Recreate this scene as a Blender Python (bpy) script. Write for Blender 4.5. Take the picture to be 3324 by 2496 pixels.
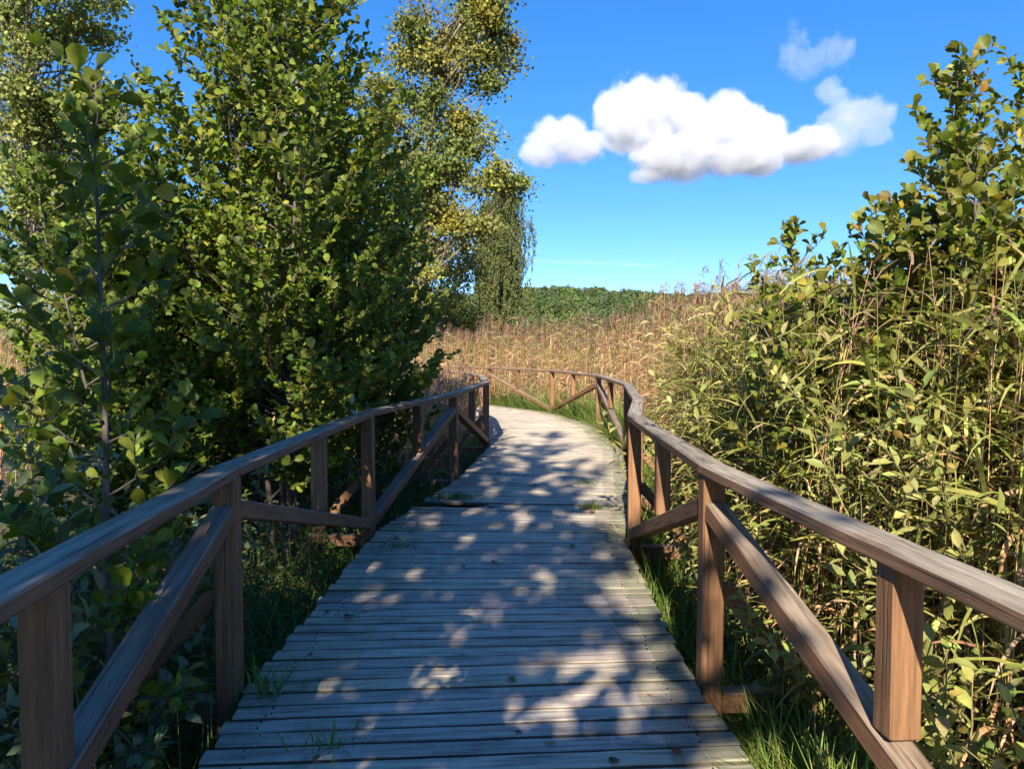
import bpy, math, random
import numpy as np

S = bpy.context.scene
for o in list(bpy.data.objects):
    bpy.data.objects.remove(o)
COL = S.collection
rng = np.random.default_rng(7)
random.seed(7)

# ---------------------------------------------------------------- camera
cam_d = bpy.data.cameras.new('camera'); cam = bpy.data.objects.new('camera', cam_d); COL.objects.link(cam)
cam.location = (0, 0, 1.58)
cam.rotation_euler = (math.radians(90 - 2.71), 0, 0)
cam_d.sensor_width = 36; cam_d.lens = 27.0
cam_d.clip_start = 0.05; cam_d.clip_end = 6000
S.camera = cam
# ---------------------------------------------------------------- light
SUN_EL, SUN_AZ = 31.0, 7.0        # sun behind the camera, SUN_AZ degrees to the left of straight behind
w = bpy.data.worlds.new('World'); S.world = w; w.use_nodes = True
nt = w.node_tree; nt.nodes.clear()
sky = nt.nodes.new('ShaderNodeTexSky'); sky.sky_type = 'NISHITA'; sky.sun_disc = False
sky.sun_elevation = math.radians(SUN_EL)
sky.sun_rotation = math.radians(180 + SUN_AZ)
sky.air_density = 0.85; sky.dust_density = 0.0; sky.ozone_density = 5.0; sky.altitude = 1500
bg = nt.nodes.new('ShaderNodeBackground'); bg.inputs['Strength'].default_value = 0.15
wo = nt.nodes.new('ShaderNodeOutputWorld')
hsv = nt.nodes.new('ShaderNodeHueSaturation'); hsv.inputs['Saturation'].default_value = 1.42; hsv.inputs['Value'].default_value = .92; hsv.inputs['Hue'].default_value = .509
gam = nt.nodes.new('ShaderNodeGamma'); gam.inputs['Gamma'].default_value = .72
nt.links.new(sky.outputs[0], gam.inputs['Color']); nt.links.new(gam.outputs[0], hsv.inputs['Color']); nt.links.new(hsv.outputs[0], bg.inputs['Color']); nt.links.new(bg.outputs[0], wo.inputs['Surface'])
sun_d = bpy.data.lights.new('sun', 'SUN'); sun_d.energy = 4.3; sun_d.angle = math.radians(0.55)
sun_d.color = (1.0, 0.89, 0.71)
sun = bpy.data.objects.new('sun', sun_d); COL.objects.link(sun)
sd = np.array([-math.sin(math.radians(SUN_AZ)) * math.cos(math.radians(SUN_EL)),
               -math.cos(math.radians(SUN_AZ)) * math.cos(math.radians(SUN_EL)), math.sin(math.radians(SUN_EL))])
from mathutils import Vector
sun.rotation_euler = Vector(sd).to_track_quat('Z', 'Y').to_euler()
sun.location = (-3, -20, 15)
S.view_settings.view_transform = 'Standard'; S.view_settings.look = 'None'
S.view_settings.exposure = 1.42; S.view_settings.gamma = 1
S.render.engine = 'CYCLES'
cy = S.cycles
cy.use_denoising = True; cy.max_bounces = 12; cy.diffuse_bounces = 4; cy.glossy_bounces = 2
cy.transmission_bounces = 4; cy.volume_bounces = 10; cy.sample_clamp_indirect = 6

GZ = -0.45                        # marsh ground below the deck
# ---------------------------------------------------------------- helpers
def nrm(v):
    return v / np.maximum(np.linalg.norm(v, axis=-1, keepdims=True), 1e-9)

class Geo:
    def __init__(s): s.V = []; s.F = []; s.C = []; s.U = []; s.n = 0
    def add(s, V, F, col, uv=None):
        V = np.asarray(V, float).reshape(-1, 3); F = np.asarray(F, int)
        c = np.asarray(col, float)
        if c.ndim == 1: c = np.tile(c, (len(F), 1))
        s.V.append(V); s.F.append(F + s.n); s.C.append(c); s.U.append(uv); s.n += len(V)
    def build(s, name, mat, parent=None, base=None, smooth=True, has_uv=False):
        V = np.concatenate(s.V)
        if base is not None: V = V - np.asarray(base, float)
        me = bpy.data.meshes.new(name)
        tot = np.concatenate([np.full(len(f), f.shape[1]) for f in s.F])
        idx = np.concatenate([f.ravel() for f in s.F])
        C = np.concatenate(s.C)
        me.vertices.add(len(V)); me.vertices.foreach_set('co', V.ravel().astype(np.float32))
        me.loops.add(len(idx)); me.loops.foreach_set('vertex_index', idx.astype(np.int32))
        me.polygons.add(len(tot))
        me.polygons.foreach_set('loop_start', np.concatenate([[0], np.cumsum(tot)[:-1]]).astype(np.int32))
        me.polygons.foreach_set('loop_total', tot.astype(np.int32))
        me.polygons.foreach_set('use_smooth', np.full(len(tot), smooth, bool))
        a = me.attributes.new('col', 'FLOAT_COLOR', 'FACE')
        a.data.foreach_set('color', np.c_[C, np.ones(len(C))].ravel().astype(np.float32))
        if has_uv:
            uv = me.uv_layers.new(name='UVMap')
            U = np.concatenate([np.asarray(u, float).reshape(-1, 2) for u in s.U])
            uv.data.foreach_set('uv', U.ravel().astype(np.float32))
        me.update(calc_edges=True)
        me.materials.append(mat)
        ob = bpy.data.objects.new(name, me); COL.objects.link(ob)
        if parent is not None: ob.parent = parent
        return ob

def tag(o, label=None, cat=None, group=None, kind=None):
    if label: o['label'] = label
    if cat: o['category'] = cat
    if group: o['group'] = group
    if kind: o['kind'] = kind
    return o
def empty(name, loc, label, cat, group=None):
    o = bpy.data.objects.new(name, None); COL.objects.link(o); o.location = loc; o.empty_display_size = 0.2
    return tag(o, label, cat, group)

def palette(n, cols, weights=None, jit=0.15, r=None):
    r = r or rng
    cols = np.array(cols, float); p = None
    if weights is not None: p = np.array(weights, float); p = p / p.sum()
    c = cols[r.choice(len(cols), n, p=p)]
    return np.clip(c * (1 + r.normal(0, jit, (n, 1))) * (1 + r.normal(0, jit * .4, (n, 3))), .004, .95)

def tubes(g, polys, rads, col, sides=5):
    """polys: list of (K,3); rads: list of (r0,r1)"""
    for P, (r0, r1) in zip(polys, rads):
        P = np.asarray(P, float); K = len(P)
        T = np.gradient(P, axis=0); T = nrm(T)
        ref = np.array([0.31, 0.17, .05]) if abs(T[0, 2]) > .8 else np.array([0, 0, 1.])
        A = nrm(np.cross(T, ref)); B = np.cross(T, A)
        ang = np.arange(sides) * 2 * math.pi / sides
        R = (np.linspace(0, 1, K) ** .85 * (r1 - r0) + r0)[:, None, None]
        V = P[:, None] + R * (np.cos(ang)[None, :, None] * A[:, None] + np.sin(ang)[None, :, None] * B[:, None])
        i = np.arange(K - 1)[:, None] * sides; j = np.arange(sides)[None]; j2 = (j + 1) % sides
        F = np.stack([i + j, i + j2, i + sides + j2, i + sides + j], -1).reshape(-1, 4)
        g.add(V.reshape(-1, 3), F, col)

# leaf templates: (x across, y along, z up) unit length
def tmpl(rows, cup, curl, fold=0.0):
    V = []
    for (y, wd) in rows:
        for sx in (-1, 0, 1):
            V.append((sx * wd, y - (0.04 if (sx == 0 and y > .9) else 0), cup * abs(sx) * wd * 2 * wd * 2 + fold * abs(sx) * wd - curl * y * y))
    F = []
    for i in range(len(rows) - 1):
        for k in range(2):
            a = i * 3 + k; F.append((a, a + 1, a + 4, a + 3))
    return np.array(V), np.array(F)
T_ALDER = tmpl([(.08, .02), (.36, .27), (.68, .37), (.98, .22)], .2, .2, .3)
T_WILLOW = tmpl([(.05, .015), (.35, .20), (.68, .19), (1.0, .02)], .1, .18, .30)
T_SMALL = (np.array([(0, 0, 0), (.42, .5, .06), (0, 1, -.08), (-.42, .5, .06)]), np.array([(0, 1, 2, 3)]))
T_NEEDLE = (np.array([(0, 0, 0), (.16, .5, .03), (0, 1, -.02), (-.16, .5, .03)]), np.array([(0, 1, 2, 3)]))

def leaves(g, T, pos, axis, normal, size, col):
    TV, TF = T
    n = len(pos)
    if n == 0: return
    a = nrm(axis); s = nrm(np.cross(a, normal)); u = np.cross(s, a)
    size = np.broadcast_to(np.asarray(size, float), (n,))[:, None, None]
    V = pos[:, None] + size * (TV[None, :, 0:1] * s[:, None] + TV[None, :, 1:2] * a[:, None] + TV[None, :, 2:3] * u[:, None])
    F = (np.arange(n)[:, None, None] * len(TV) + TF[None]).reshape(-1, TF.shape[1])
    g.add(V.reshape(-1, 3), F, np.repeat(col, len(TF), axis=0))

def ribbons(g, pos, az, e0, droop, length, width, col, rows=4, wprof=None, tw=None):
    n = len(pos)
    if n == 0: return
    s = np.linspace(0, 1, rows)
    wprof = np.array(wprof if wprof is not None else np.interp(s, [0, .25, .6, 1], [.6, 1, .75, .04]))
    e = e0[:, None] - droop[:, None] * s[None]
    step = (length / (rows - 1))[:, None]
    hor = np.cumsum(np.cos(e) * step, 1) - np.cos(e[:, :1]) * step
    ver = np.cumsum(np.sin(e) * step, 1) - np.sin(e[:, :1]) * step
    d = np.stack([np.cos(az), np.sin(az), np.zeros(n)], -1)
    P = pos[:, None] + hor[..., None] * d[:, None] + ver[..., None] * np.array([0, 0, 1.])
    side = np.stack([-np.sin(az), np.cos(az), np.zeros(n)], -1)
    if tw is not None:
        side = side * np.cos(tw)[:, None] + np.array([0, 0, 1.]) * np.sin(tw)[:, None]
    hw = (width[:, None] * wprof[None] * .5)[..., None] * side[:, None]
    V = np.stack([P - hw, P + hw], 2)
    k = np.arange(rows - 1) * 2
    F1 = np.stack([k, k + 1, k + 3, k + 2], -1)
    F = (np.arange(n)[:, None, None] * rows * 2 + F1[None]).reshape(-1, 4)
    g.add(V.reshape(-1, 3), F, np.repeat(col, rows - 1, axis=0))

# ---------------------------------------------------------------- materials
def N(nt, t, **kw):
    n = nt.nodes.new(t)
    for k, v in kw.items():
        if k in n.inputs: n.inputs[k].default_value = v
        else: setattr(n, k, v)
    return n
def new_mat(name):
    m = bpy.data.materials.new(name); m.use_nodes = True; m.node_tree.nodes.clear()
    return m, m.node_tree
def leaf_mat(name, rough=.45, trans=.32, spec=.4, tcol=(1.25, 1.3, .45)):
    m, t = new_mat(name)
    at = N(t, 'ShaderNodeAttribute', attribute_name='col')
    tc = N(t, 'ShaderNodeTexCoord'); nz = N(t, 'ShaderNodeTexNoise', Scale=60.0, Detail=2.0)
    t.links.new(tc.outputs['Object'], nz.inputs['Vector'])
    mr = N(t, 'ShaderNodeMapRange'); mr.inputs['To Min'].default_value = .72; mr.inputs['To Max'].default_value = 1.28
    t.links.new(nz.outputs['Fac'], mr.inputs['Value'])
    mx = N(t, 'ShaderNodeVectorMath', operation='SCALE')
    t.links.new(at.outputs['Color'], mx.inputs[0]); t.links.new(mr.outputs[0], mx.inputs['Scale'])
    p = N(t, 'ShaderNodeBsdfPrincipled', Roughness=rough); p.inputs['Specular IOR Level'].default_value = spec
    t.links.new(mx.outputs[0], p.inputs['Base Color'])
    tr = N(t, 'ShaderNodeBsdfTranslucent')
    tm = N(t, 'ShaderNodeVectorMath', operation='MULTIPLY'); tm.inputs[1].default_value = tcol
    t.links.new(mx.outputs[0], tm.inputs[0]); t.links.new(tm.outputs[0], tr.inputs['Color'])
    ms = N(t, 'ShaderNodeMixShader', Fac=trans)
    t.links.new(p.outputs[0], ms.inputs[1]); t.links.new(tr.outputs[0], ms.inputs[2])
    o = N(t, 'ShaderNodeOutputMaterial'); t.links.new(ms.outputs[0], o.inputs['Surface'])
    return m
M_ALDER = leaf_mat('alder_leaf', .5, .36, .32)
M_WILLOW = leaf_mat('willow_leaf', .5, .28, .35, (1.2, 1.25, .6))
M_REED = leaf_mat('reed_leaf', .55, .25, .3, (1.15, 1.1, .7))
M_FAR = leaf_mat('far_foliage', .6, .25, .2, (1.15, 1.2, .6))

def bark_mat(name, c1, c2, scale=14):
    m, t = new_mat(name)
    tc = N(t, 'ShaderNodeTexCoord'); mp = N(t, 'ShaderNodeMapping'); mp.inputs['Scale'].default_value = (1, 1, .35)
    nz = N(t, 'ShaderNodeTexNoise', Scale=scale, Detail=6.0, Roughness=.65)
    t.links.new(tc.outputs['Object'], mp.inputs[0]); t.links.new(mp.outputs[0], nz.inputs['Vector'])
    cr = N(t, 'ShaderNodeValToRGB'); cr.color_ramp.elements[0].position = .35; cr.color_ramp.elements[1].position = .65
    cr.color_ramp.elements[0].color = (*c1, 1); cr.color_ramp.elements[1].color = (*c2, 1)
    t.links.new(nz.outputs['Fac'], cr.inputs[0])
    p = N(t, 'ShaderNodeBsdfPrincipled', Roughness=.8); t.links.new(cr.outputs[0], p.inputs['Base Color'])
    b = N(t, 'ShaderNodeBump', Strength=.4, Distance=.01); t.links.new(nz.outputs['Fac'], b.inputs['Height']); t.links.new(b.outputs[0], p.inputs['Normal'])
    o = N(t, 'ShaderNodeOutputMaterial'); t.links.new(p.outputs[0], o.inputs['Surface'])
    return m
M_BARK = bark_mat('alder_bark', (.06, .05, .045), (.17, .13, .11))
M_TWIG = bark_mat('pale_bark', (.10, .08, .055), (.26, .22, .165), 6)
M_PINEBARK = bark_mat('pine_bark', (.16, .07, .035), (.36, .17, .09), 6)
M_WSTEM = bark_mat('willow_stem', (.16, .13, .05), (.26, .22, .09), 20)

def wood_mat(name, side, top, moss=0.0, lichen=0.0, tint=.25, topmix=1.0, crack=.7):
    m, t = new_mat(name)
    L = t.links.new
    uv = N(t, 'ShaderNodeUVMap', uv_map='UVMap')
    at = N(t, 'ShaderNodeAttribute', attribute_name='col')          # per-piece tone
    sc = N(t, 'ShaderNodeMapping'); sc.inputs['Scale'].default_value = (3.0, 75, 1); L(uv.outputs[0], sc.inputs[0])
    gr = N(t, 'ShaderNodeTexNoise', Scale=1.0, Detail=7.0, Roughness=.62, Distortion=.35); L(sc.outputs[0], gr.inputs['Vector'])
    sc2 = N(t, 'ShaderNodeMapping'); sc2.inputs['Scale'].default_value = (2.6, 26, 1); L(uv.outputs[0], sc2.inputs[0])
    bl = N(t, 'ShaderNodeTexNoise', Scale=1.0, Detail=5.0, Roughness=.6); L(sc2.outputs[0], bl.inputs['Vector'])
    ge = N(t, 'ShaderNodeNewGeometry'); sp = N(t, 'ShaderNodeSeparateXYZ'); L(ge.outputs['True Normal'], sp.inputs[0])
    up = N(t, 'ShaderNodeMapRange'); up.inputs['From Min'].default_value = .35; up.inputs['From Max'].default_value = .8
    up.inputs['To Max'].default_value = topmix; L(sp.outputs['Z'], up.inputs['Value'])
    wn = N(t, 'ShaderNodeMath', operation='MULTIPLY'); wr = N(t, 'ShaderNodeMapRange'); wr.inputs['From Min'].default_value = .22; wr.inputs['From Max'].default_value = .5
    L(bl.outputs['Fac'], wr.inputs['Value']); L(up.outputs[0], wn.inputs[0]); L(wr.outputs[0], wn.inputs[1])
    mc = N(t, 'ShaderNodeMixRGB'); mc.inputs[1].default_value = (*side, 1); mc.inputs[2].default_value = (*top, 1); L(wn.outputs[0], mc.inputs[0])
    # grain and blotch multiply
    g1 = N(t, 'ShaderNodeMapRange'); g1.inputs['From Min'].default_value = .28; g1.inputs['From Max'].default_value = .72
    g1.inputs['To Min'].default_value = .70; g1.inputs['To Max'].default_value = 1.24; L(gr.outputs['Fac'], g1.inputs['Value'])
    g2 = N(t, 'ShaderNodeMapRange'); g2.inputs['From Min'].default_value = .25; g2.inputs['From Max'].default_value = .75
    g2.inputs['To Min'].default_value = 1 - tint; g2.inputs['To Max'].default_value = 1 + tint; L(bl.outputs['Fac'], g2.inputs['Value'])
    mm = N(t, 'ShaderNodeMath', operation='MULTIPLY'); L(g1.outputs[0], mm.inputs[0]); L(g2.outputs[0], mm.inputs[1])
    vs = N(t, 'ShaderNodeVectorMath', operation='SCALE'); L(mc.outputs[0], vs.inputs[0]); L(mm.outputs[0], vs.inputs['Scale'])
    vm = N(t, 'ShaderNodeVectorMath', operation='MULTIPLY'); L(vs.outputs[0], vm.inputs[0]); L(at.outputs['Color'], vm.inputs[1])
    col = vm.outputs[0]
    # dark cracks along the grain
    sc3 = N(t, 'ShaderNodeMapping'); sc3.inputs['Scale'].default_value = (1.1, 95, 1); L(uv.outputs[0], sc3.inputs[0])
    ck = N(t, 'ShaderNodeTexNoise', Scale=1.0, Detail=3.0, Roughness=.5); L(sc3.outputs[0], ck.inputs['Vector'])
    cr = N(t, 'ShaderNodeMapRange'); cr.inputs['From Min'].default_value = .61; cr.inputs['From Max'].default_value = .66; cr.inputs['To Max'].default_value = crack
    L(ck.outputs['Fac'], cr.inputs['Value'])
    m2 = N(t, 'ShaderNodeMixRGB'); m2.inputs[2].default_value = (.025, .02, .018, 1); L(cr.outputs[0], m2.inputs[0]); L(col, m2.inputs[1]); col = m2.outputs[0]
    kv = N(t, 'ShaderNodeMapping'); kv.inputs['Scale'].default_value = (3.2, 11, 1); L(uv.outputs[0], kv.inputs[0])
    kn = N(t, 'ShaderNodeTexVoronoi', Scale=1.0, Randomness=1.0); L(kv.outputs[0], kn.inputs['Vector'])
    kr = N(t, 'ShaderNodeMapRange'); kr.inputs['From Min'].default_value = .10; kr.inputs['From Max'].default_value = .03; kr.inputs['To Max'].default_value = .75
    L(kn.outputs['Distance'], kr.inputs['Value'])
    mk = N(t, 'ShaderNodeMixRGB'); mk.inputs[2].default_value = (.05, .03, .02, 1); L(kr.outputs[0], mk.inputs[0]); L(col, mk.inputs[1]); col = mk.outputs[0]
    tc = N(t, 'ShaderNodeTexCoord')
    if moss > 0:
        mz = N(t, 'ShaderNodeTexNoise', Scale=2.3, Detail=8.0, Roughness=.7); L(tc.outputs['Object'], mz.inputs['Vector'])
        ml = N(t, 'ShaderNodeMapRange'); ml.inputs['From Min'].default_value = .64 - moss * .12; ml.inputs['From Max'].default_value = .80 - moss * .08; ml.inputs['To Max'].default_value = .75
        L(mz.outputs['Fac'], ml.inputs['Value'])
        m3 = N(t, 'ShaderNodeMixRGB'); m3.inputs[2].default_value = (.065, .085, .035, 1); L(ml.outputs[0], m3.inputs[0]); L(col, m3.inputs[1]); col = m3.outputs[0]
    if lichen > 0:
        lz = N(t, 'ShaderNodeTexNoise', Scale=38.0, Detail=7.0, Roughness=.78); L(tc.outputs['Object'], lz.inputs['Vector'])
        ll = N(t, 'ShaderNodeMapRange'); ll.inputs['From Min'].default_value = .68 - lichen * .06; ll.inputs['From Max'].default_value = .76; ll.inputs['To Max'].default_value = .6
        L(lz.outputs['Fac'], ll.inputs['Value'])
        m4 = N(t, 'ShaderNodeMixRGB'); m4.inputs[2].default_value = (.42, .42, .38, 1); L(ll.outputs[0], m4.inputs[0]); L(col, m4.inputs[1]); col = m4.outputs[0]
    p = N(t, 'ShaderNodeBsdfPrincipled', Roughness=.62); p.inputs['Specular IOR Level'].default_value = .35
    L(col, p.inputs['Base Color'])
    ah = N(t, 'ShaderNodeMath', operation='SUBTRACT'); L(gr.outputs['Fac'], ah.inputs[0]); L(cr.outputs[0], ah.inputs[1])
    b = N(t, 'ShaderNodeBump', Strength=.55, Distance=.004); L(ah.outputs[0], b.inputs['Height']); L(b.outputs[0], p.inputs['Normal'])
    o = N(t, 'ShaderNodeOutputMaterial'); L(p.outputs[0], o.inputs['Surface'])
    return m
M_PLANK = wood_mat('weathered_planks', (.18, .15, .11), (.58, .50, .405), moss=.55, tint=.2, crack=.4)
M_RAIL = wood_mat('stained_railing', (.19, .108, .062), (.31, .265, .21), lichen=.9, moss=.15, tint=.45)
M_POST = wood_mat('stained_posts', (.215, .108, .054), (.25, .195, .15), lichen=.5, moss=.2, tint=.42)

def simple_mat(name, c1, c2, scale, rough=.9, bump=.3):
    m, t = new_mat(name)
    tc = N(t, 'ShaderNodeTexCoord'); nz = N(t, 'ShaderNodeTexNoise', Scale=scale, Detail=8.0, Roughness=.65)
    t.links.new(tc.outputs['Object'], nz.inputs['Vector'])
    cr = N(t, 'ShaderNodeValToRGB'); cr.color_ramp.elements[0].position = .3; cr.color_ramp.elements[1].position = .7
    cr.color_ramp.elements[0].color = (*c1, 1); cr.color_ramp.elements[1].color = (*c2, 1)
    t.links.new(nz.outputs['Fac'], cr.inputs[0])
    p = N(t, 'ShaderNodeBsdfPrincipled', Roughness=rough); t.links.new(cr.outputs[0], p.inputs['Base Color'])
    b = N(t, 'ShaderNodeBump', Strength=bump, Distance=.03); t.links.new(nz.outputs['Fac'], b.inputs['Height']); t.links.new(b.outputs[0], p.inputs['Normal'])
    o = N(t, 'ShaderNodeOutputMaterial'); t.links.new(p.outputs[0], o.inputs['Surface'])
    return m

# ---------------------------------------------------------------- ground
def ground():
    g = Geo()
    xs = np.unique(np.r_[np.linspace(-3000, -60, 12), np.linspace(-60, 60, 81), np.linspace(60, 3000, 12)])
    ys = np.unique(np.r_[np.linspace(-400, -20, 6), np.linspace(-20, 90, 74), np.linspace(90, 4000, 14)])
    X, Y = np.meshgrid(xs, ys)
    near = np.exp(-((X / 50) ** 2 + ((Y - 20) / 60) ** 2))
    Z = GZ - .05 + near * (.07 * np.sin(X * 1.7 + Y * .6) + .06 * np.sin(Y * 1.3 - X * .9)) 
    V = np.stack([X, Y, Z], -1).reshape(-1, 3)
    nx, ny = len(xs), len(ys)
    i = np.arange(ny - 1)[:, None] * nx + np.arange(nx - 1)[None]
    F = np.stack([i, i + 1, i + nx + 1, i + nx], -1).reshape(-1, 4)
    g.add(V, F, (.1, .08, .05))
    o = g.build('ground', simple_mat('marsh_soil', (.035, .028, .018), (.12, .09, .05), 3.0))
    tag(o, kind='structure')
ground()

# ---------------------------------------------------------------- deck and railings
def beam(g, p0, p1, wd, th, up=(0, 0, 1), ch=.006, nseg=1, jit=0.0, tone=None, r=random, endjit=0.0, segtone=None):
    p0 = np.array(p0, float); p1 = np.array(p1, float); Ln = np.linalg.norm(p1 - p0); d = (p1 - p0) / Ln
    up = np.array(up, float); s = nrm(np.cross(d, up)); u = np.cross(s, d)
    a, b, c = wd / 2, th / 2, ch
    ring = [(a, b - c), (a - c, b), (-a + c, b), (-a, b - c), (-a, -b + c), (-a + c, -b), (a - c, -b), (a, -b + c)]
    ts = [0, min(c / Ln, .3)] + [k / nseg for k in range(1, nseg)] + [1 - min(c / Ln, .3), 1]
    V = []; u0, v0 = r.random() * 50, r.random() * 50
    per = [0]; 
    for k in range(8):
        q, q2 = ring[k], ring[(k + 1) % 8]; per.append(per[-1] + math.hypot(q[0] - q2[0], q[1] - q2[1]))
    for k, tt in enumerate(ts):
        f = 1 - (c / min(a, b)) * (.8 if k in (0, len(ts) - 1) else 0)
        ox, oz = (r.uniform(-jit, jit), r.uniform(-jit, jit)) if 1 < k < len(ts) - 2 else (0, 0)
        ex = r.uniform(-endjit, endjit) if k in (0, len(ts) - 1) else 0
        for (x, z) in ring:
            V.append(p0 + d * (Ln * tt + ex) + s * (x * f + ox) + u * (z * f + oz))
    F = []; U = []
    for k in range(len(ts) - 1):
        for j in range(8):
            j2 = (j + 1) % 8
            F.append((k * 8 + j, k * 8 + j2, k * 8 + 8 + j2, k * 8 + 8 + j))
            x0, x1 = u0 + Ln * ts[k], u0 + Ln * ts[k + 1]
            U += [(x0, v0 + per[j]), (x0, v0 + per[j + 1]), (x1, v0 + per[j + 1]), (x1, v0 + per[j])]
    F = [f[::-1] for f in F]; U2 = []
    for k in range(0, len(U), 4): U2 += U[k:k + 4][::-1]
    U = U2
    for base, rev in ((0, False), ((len(ts) - 1) * 8, True)):
        for q in ((0, 1, 2, 3), (0, 3, 4, 7), (4, 5, 6, 7)):
            qq = [base + x for x in (q if not rev else q[::-1])]
            F.append(tuple(qq)); U += [(u0 + V[0][0] * 0 + ring[x % 8][0], v0 + ring[x % 8][1]) for x in qq]
    if tone is None:
        k = r.uniform(.82, 1.18); tone = (k, k * r.uniform(.97, 1.03), k * r.uniform(.95, 1.05))
    if segtone is not None:
        st = np.interp((np.arange(len(ts) - 1) + .5) / (len(ts) - 1), np.linspace(0, 1, len(segtone)), np.arange(len(segtone)))
        cc = [np.array(segtone[int(round(x))]) * np.array(tone) for x in st]
        tone = np.concatenate([np.repeat(np.array(cc), 8, 0), [cc[0]] * 3, [cc[-1]] * 3])
    g.add(np.array(V), np.array(F), tone, np.array(U))

LP = [(-1.04, .30), (-1.31, 3.50), (-1.245, 6.60), (-.715, 9.35), (-.425, 12.55), (-.62, 15.5), (-1.12, 17.95), (-2.55, 20.2), (-4.3, 22.1), (-6.5, 23.6)]
RP = [(1.20, .60), (.935, 3.57), (1.0, 6.24), (1.345, 8.15), (1.765, 11.75), (1.76, 15.65), (.985, 18.95), (-.67, 21.75), (-2.6, 24.2), (-4.9, 26.2)]
RPb, LPb = (1.24, -2.4), (-1.0, -2.6)

def inner(pts, sign):
    """offset a post line towards the deck"""
    P = [np.array(p) for p in pts]; out = []
    for i, p in enumerate(P):
        d = P[min(i + 1, len(P) - 1)] - P[max(i - 1, 0)]; d = d / np.linalg.norm(d)
        out.append(p + sign * np.array([d[1], -d[0]]) * .075)
    return out
LE = inner([LPb] + LP, 1); RE = inner([RPb] + RP, -1)
def lerp(a, b, t): return a + (b - a) * t
def on_line(E, y):
    for i in range(len(E) - 1):
        if E[i][1] <= y <= E[i + 1][1]:
            return lerp(E[i], E[i + 1], (y - E[i][1]) / (E[i + 1][1] - E[i][1]))
# cut lines across the deck (left y, right y): the boards fan between them
CUTS = [(-2.3, -2.3), (3.2, 3.36), (7.60, 7.46), (9.6, 9.0), (12.5, 11.9), (15.4, 15.6), (17.9, 18.9), (20.15, 21.7), (22.05, 24.15), (23.55, 26.15)]
deck = empty('boardwalk', (0, 0, 0), 'grey weathered plank boardwalk curving left between two wooden railings', 'boardwalk')
def make_deck():
    R = random.Random(3); n_vis = 0; rest = Geo()
    for s in range(len(CUTS) - 1):
        (l0, r0), (l1, r1) = CUTS[s], CUTS[s + 1]
        n = max(2, round(((l1 - l0) + (r1 - r0)) / 2 / .121))
        for k in range(n):
            t = (k + .5) / n
            yl, yr = lerp(l0, l1, t), lerp(r0, r1, t)
            a, b = on_line(LE, yl), on_line(RE, yr)
            wa = ((l1 - l0) + (r1 - r0)) / 2 / n
            d = b - a; a = a - d * R.uniform(-.006, .008); b = b + d * R.uniform(-.006, .008)
            z = R.uniform(-.003, .003); tl = R.uniform(-.004, .004)
            broken = (s == 2 and k in (0, 1))
            parts = [(a, b)]
            if broken:
                z = -.012; parts = [(lerp(a, b, .37 if k == 0 else .33), lerp(a, b, .87 if k == 0 else .995))]
            far = yl > 10.4 or yl < 1.6
            for (pa, pb) in parts:
                g = rest if far else Geo()
                kk = R.uniform(.86, 1.12); tone = (kk, kk * R.uniform(.96, 1.03), kk * R.uniform(.92, 1.06))
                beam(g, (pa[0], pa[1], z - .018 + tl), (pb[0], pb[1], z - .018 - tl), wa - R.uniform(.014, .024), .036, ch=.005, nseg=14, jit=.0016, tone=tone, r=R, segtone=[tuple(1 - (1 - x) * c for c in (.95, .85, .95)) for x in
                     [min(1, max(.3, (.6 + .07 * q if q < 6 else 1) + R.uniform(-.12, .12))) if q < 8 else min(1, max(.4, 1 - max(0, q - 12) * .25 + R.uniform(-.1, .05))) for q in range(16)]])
                if broken:      # splintered left end
                    for q in range(5):
                        p = np.array([pa[0] - R.uniform(.02, .14), pa[1] + (q - 2) * .02, z - .02]); e = np.array([pa[0] + .05, pa[1] + (q - 2) * .021, z - .02])
                        beam(g, p, e, .016, .02, ch=.002, tone=tone, r=R)
                if not far:
                    dv = (pb - pa) / np.linalg.norm(pb - pa); cv = np.array([-dv[1], dv[0]]); an = np.arange(6) * math.pi / 3
                    for (e, sgn) in ((pa, 1), (pb, -1)):
                        for off in (.16,):
                            if off > 1 and sgn < 0: continue
                            for q in (-.028, .028):
                                c = e + sgn * dv * (off + R.uniform(-.006, .006)) + cv * (q + R.uniform(-.004, .004)); rr = R.uniform(.0035, .005)
                                tz = z + .0022
                                V = [(c[0] + rr * math.cos(x), c[1] + rr * math.sin(x), tz + .002) for x in an] + [(c[0] + rr * math.cos(x), c[1] + rr * math.sin(x), tz - .02) for x in an]
                                F4 = [(0, 1, 2, 3), (0, 3, 4, 5)] + [(k2, (k2 + 1) % 6, 6 + (k2 + 1) % 6, 6 + k2) for k2 in range(6)]
                                g.add(np.array(V), np.array(F4), (.16, .15, .15), np.tile([[.3, .3]], (len(F4) * 4, 1)))
                    g.build('plank', M_PLANK, deck, smooth=False, has_uv=True)
    o = rest.build('plank_run', M_PLANK, deck, smooth=False, has_uv=True); o['kind'] = 'stuff'
    for E in (LE, RE):
        g = Geo()
        for i in range(len(E) - 1):
            sg = -1 if E is RE else 1
            a, b = E[i], E[i + 1]
            beam(g, (a[0] + sg * .16, a[1], -.125), (b[0] + sg * .16, b[1], -.125), .09, .16, r=R)
        g.build('stringer', M_POST, deck, smooth=False, has_uv=True)
make_deck()

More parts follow.
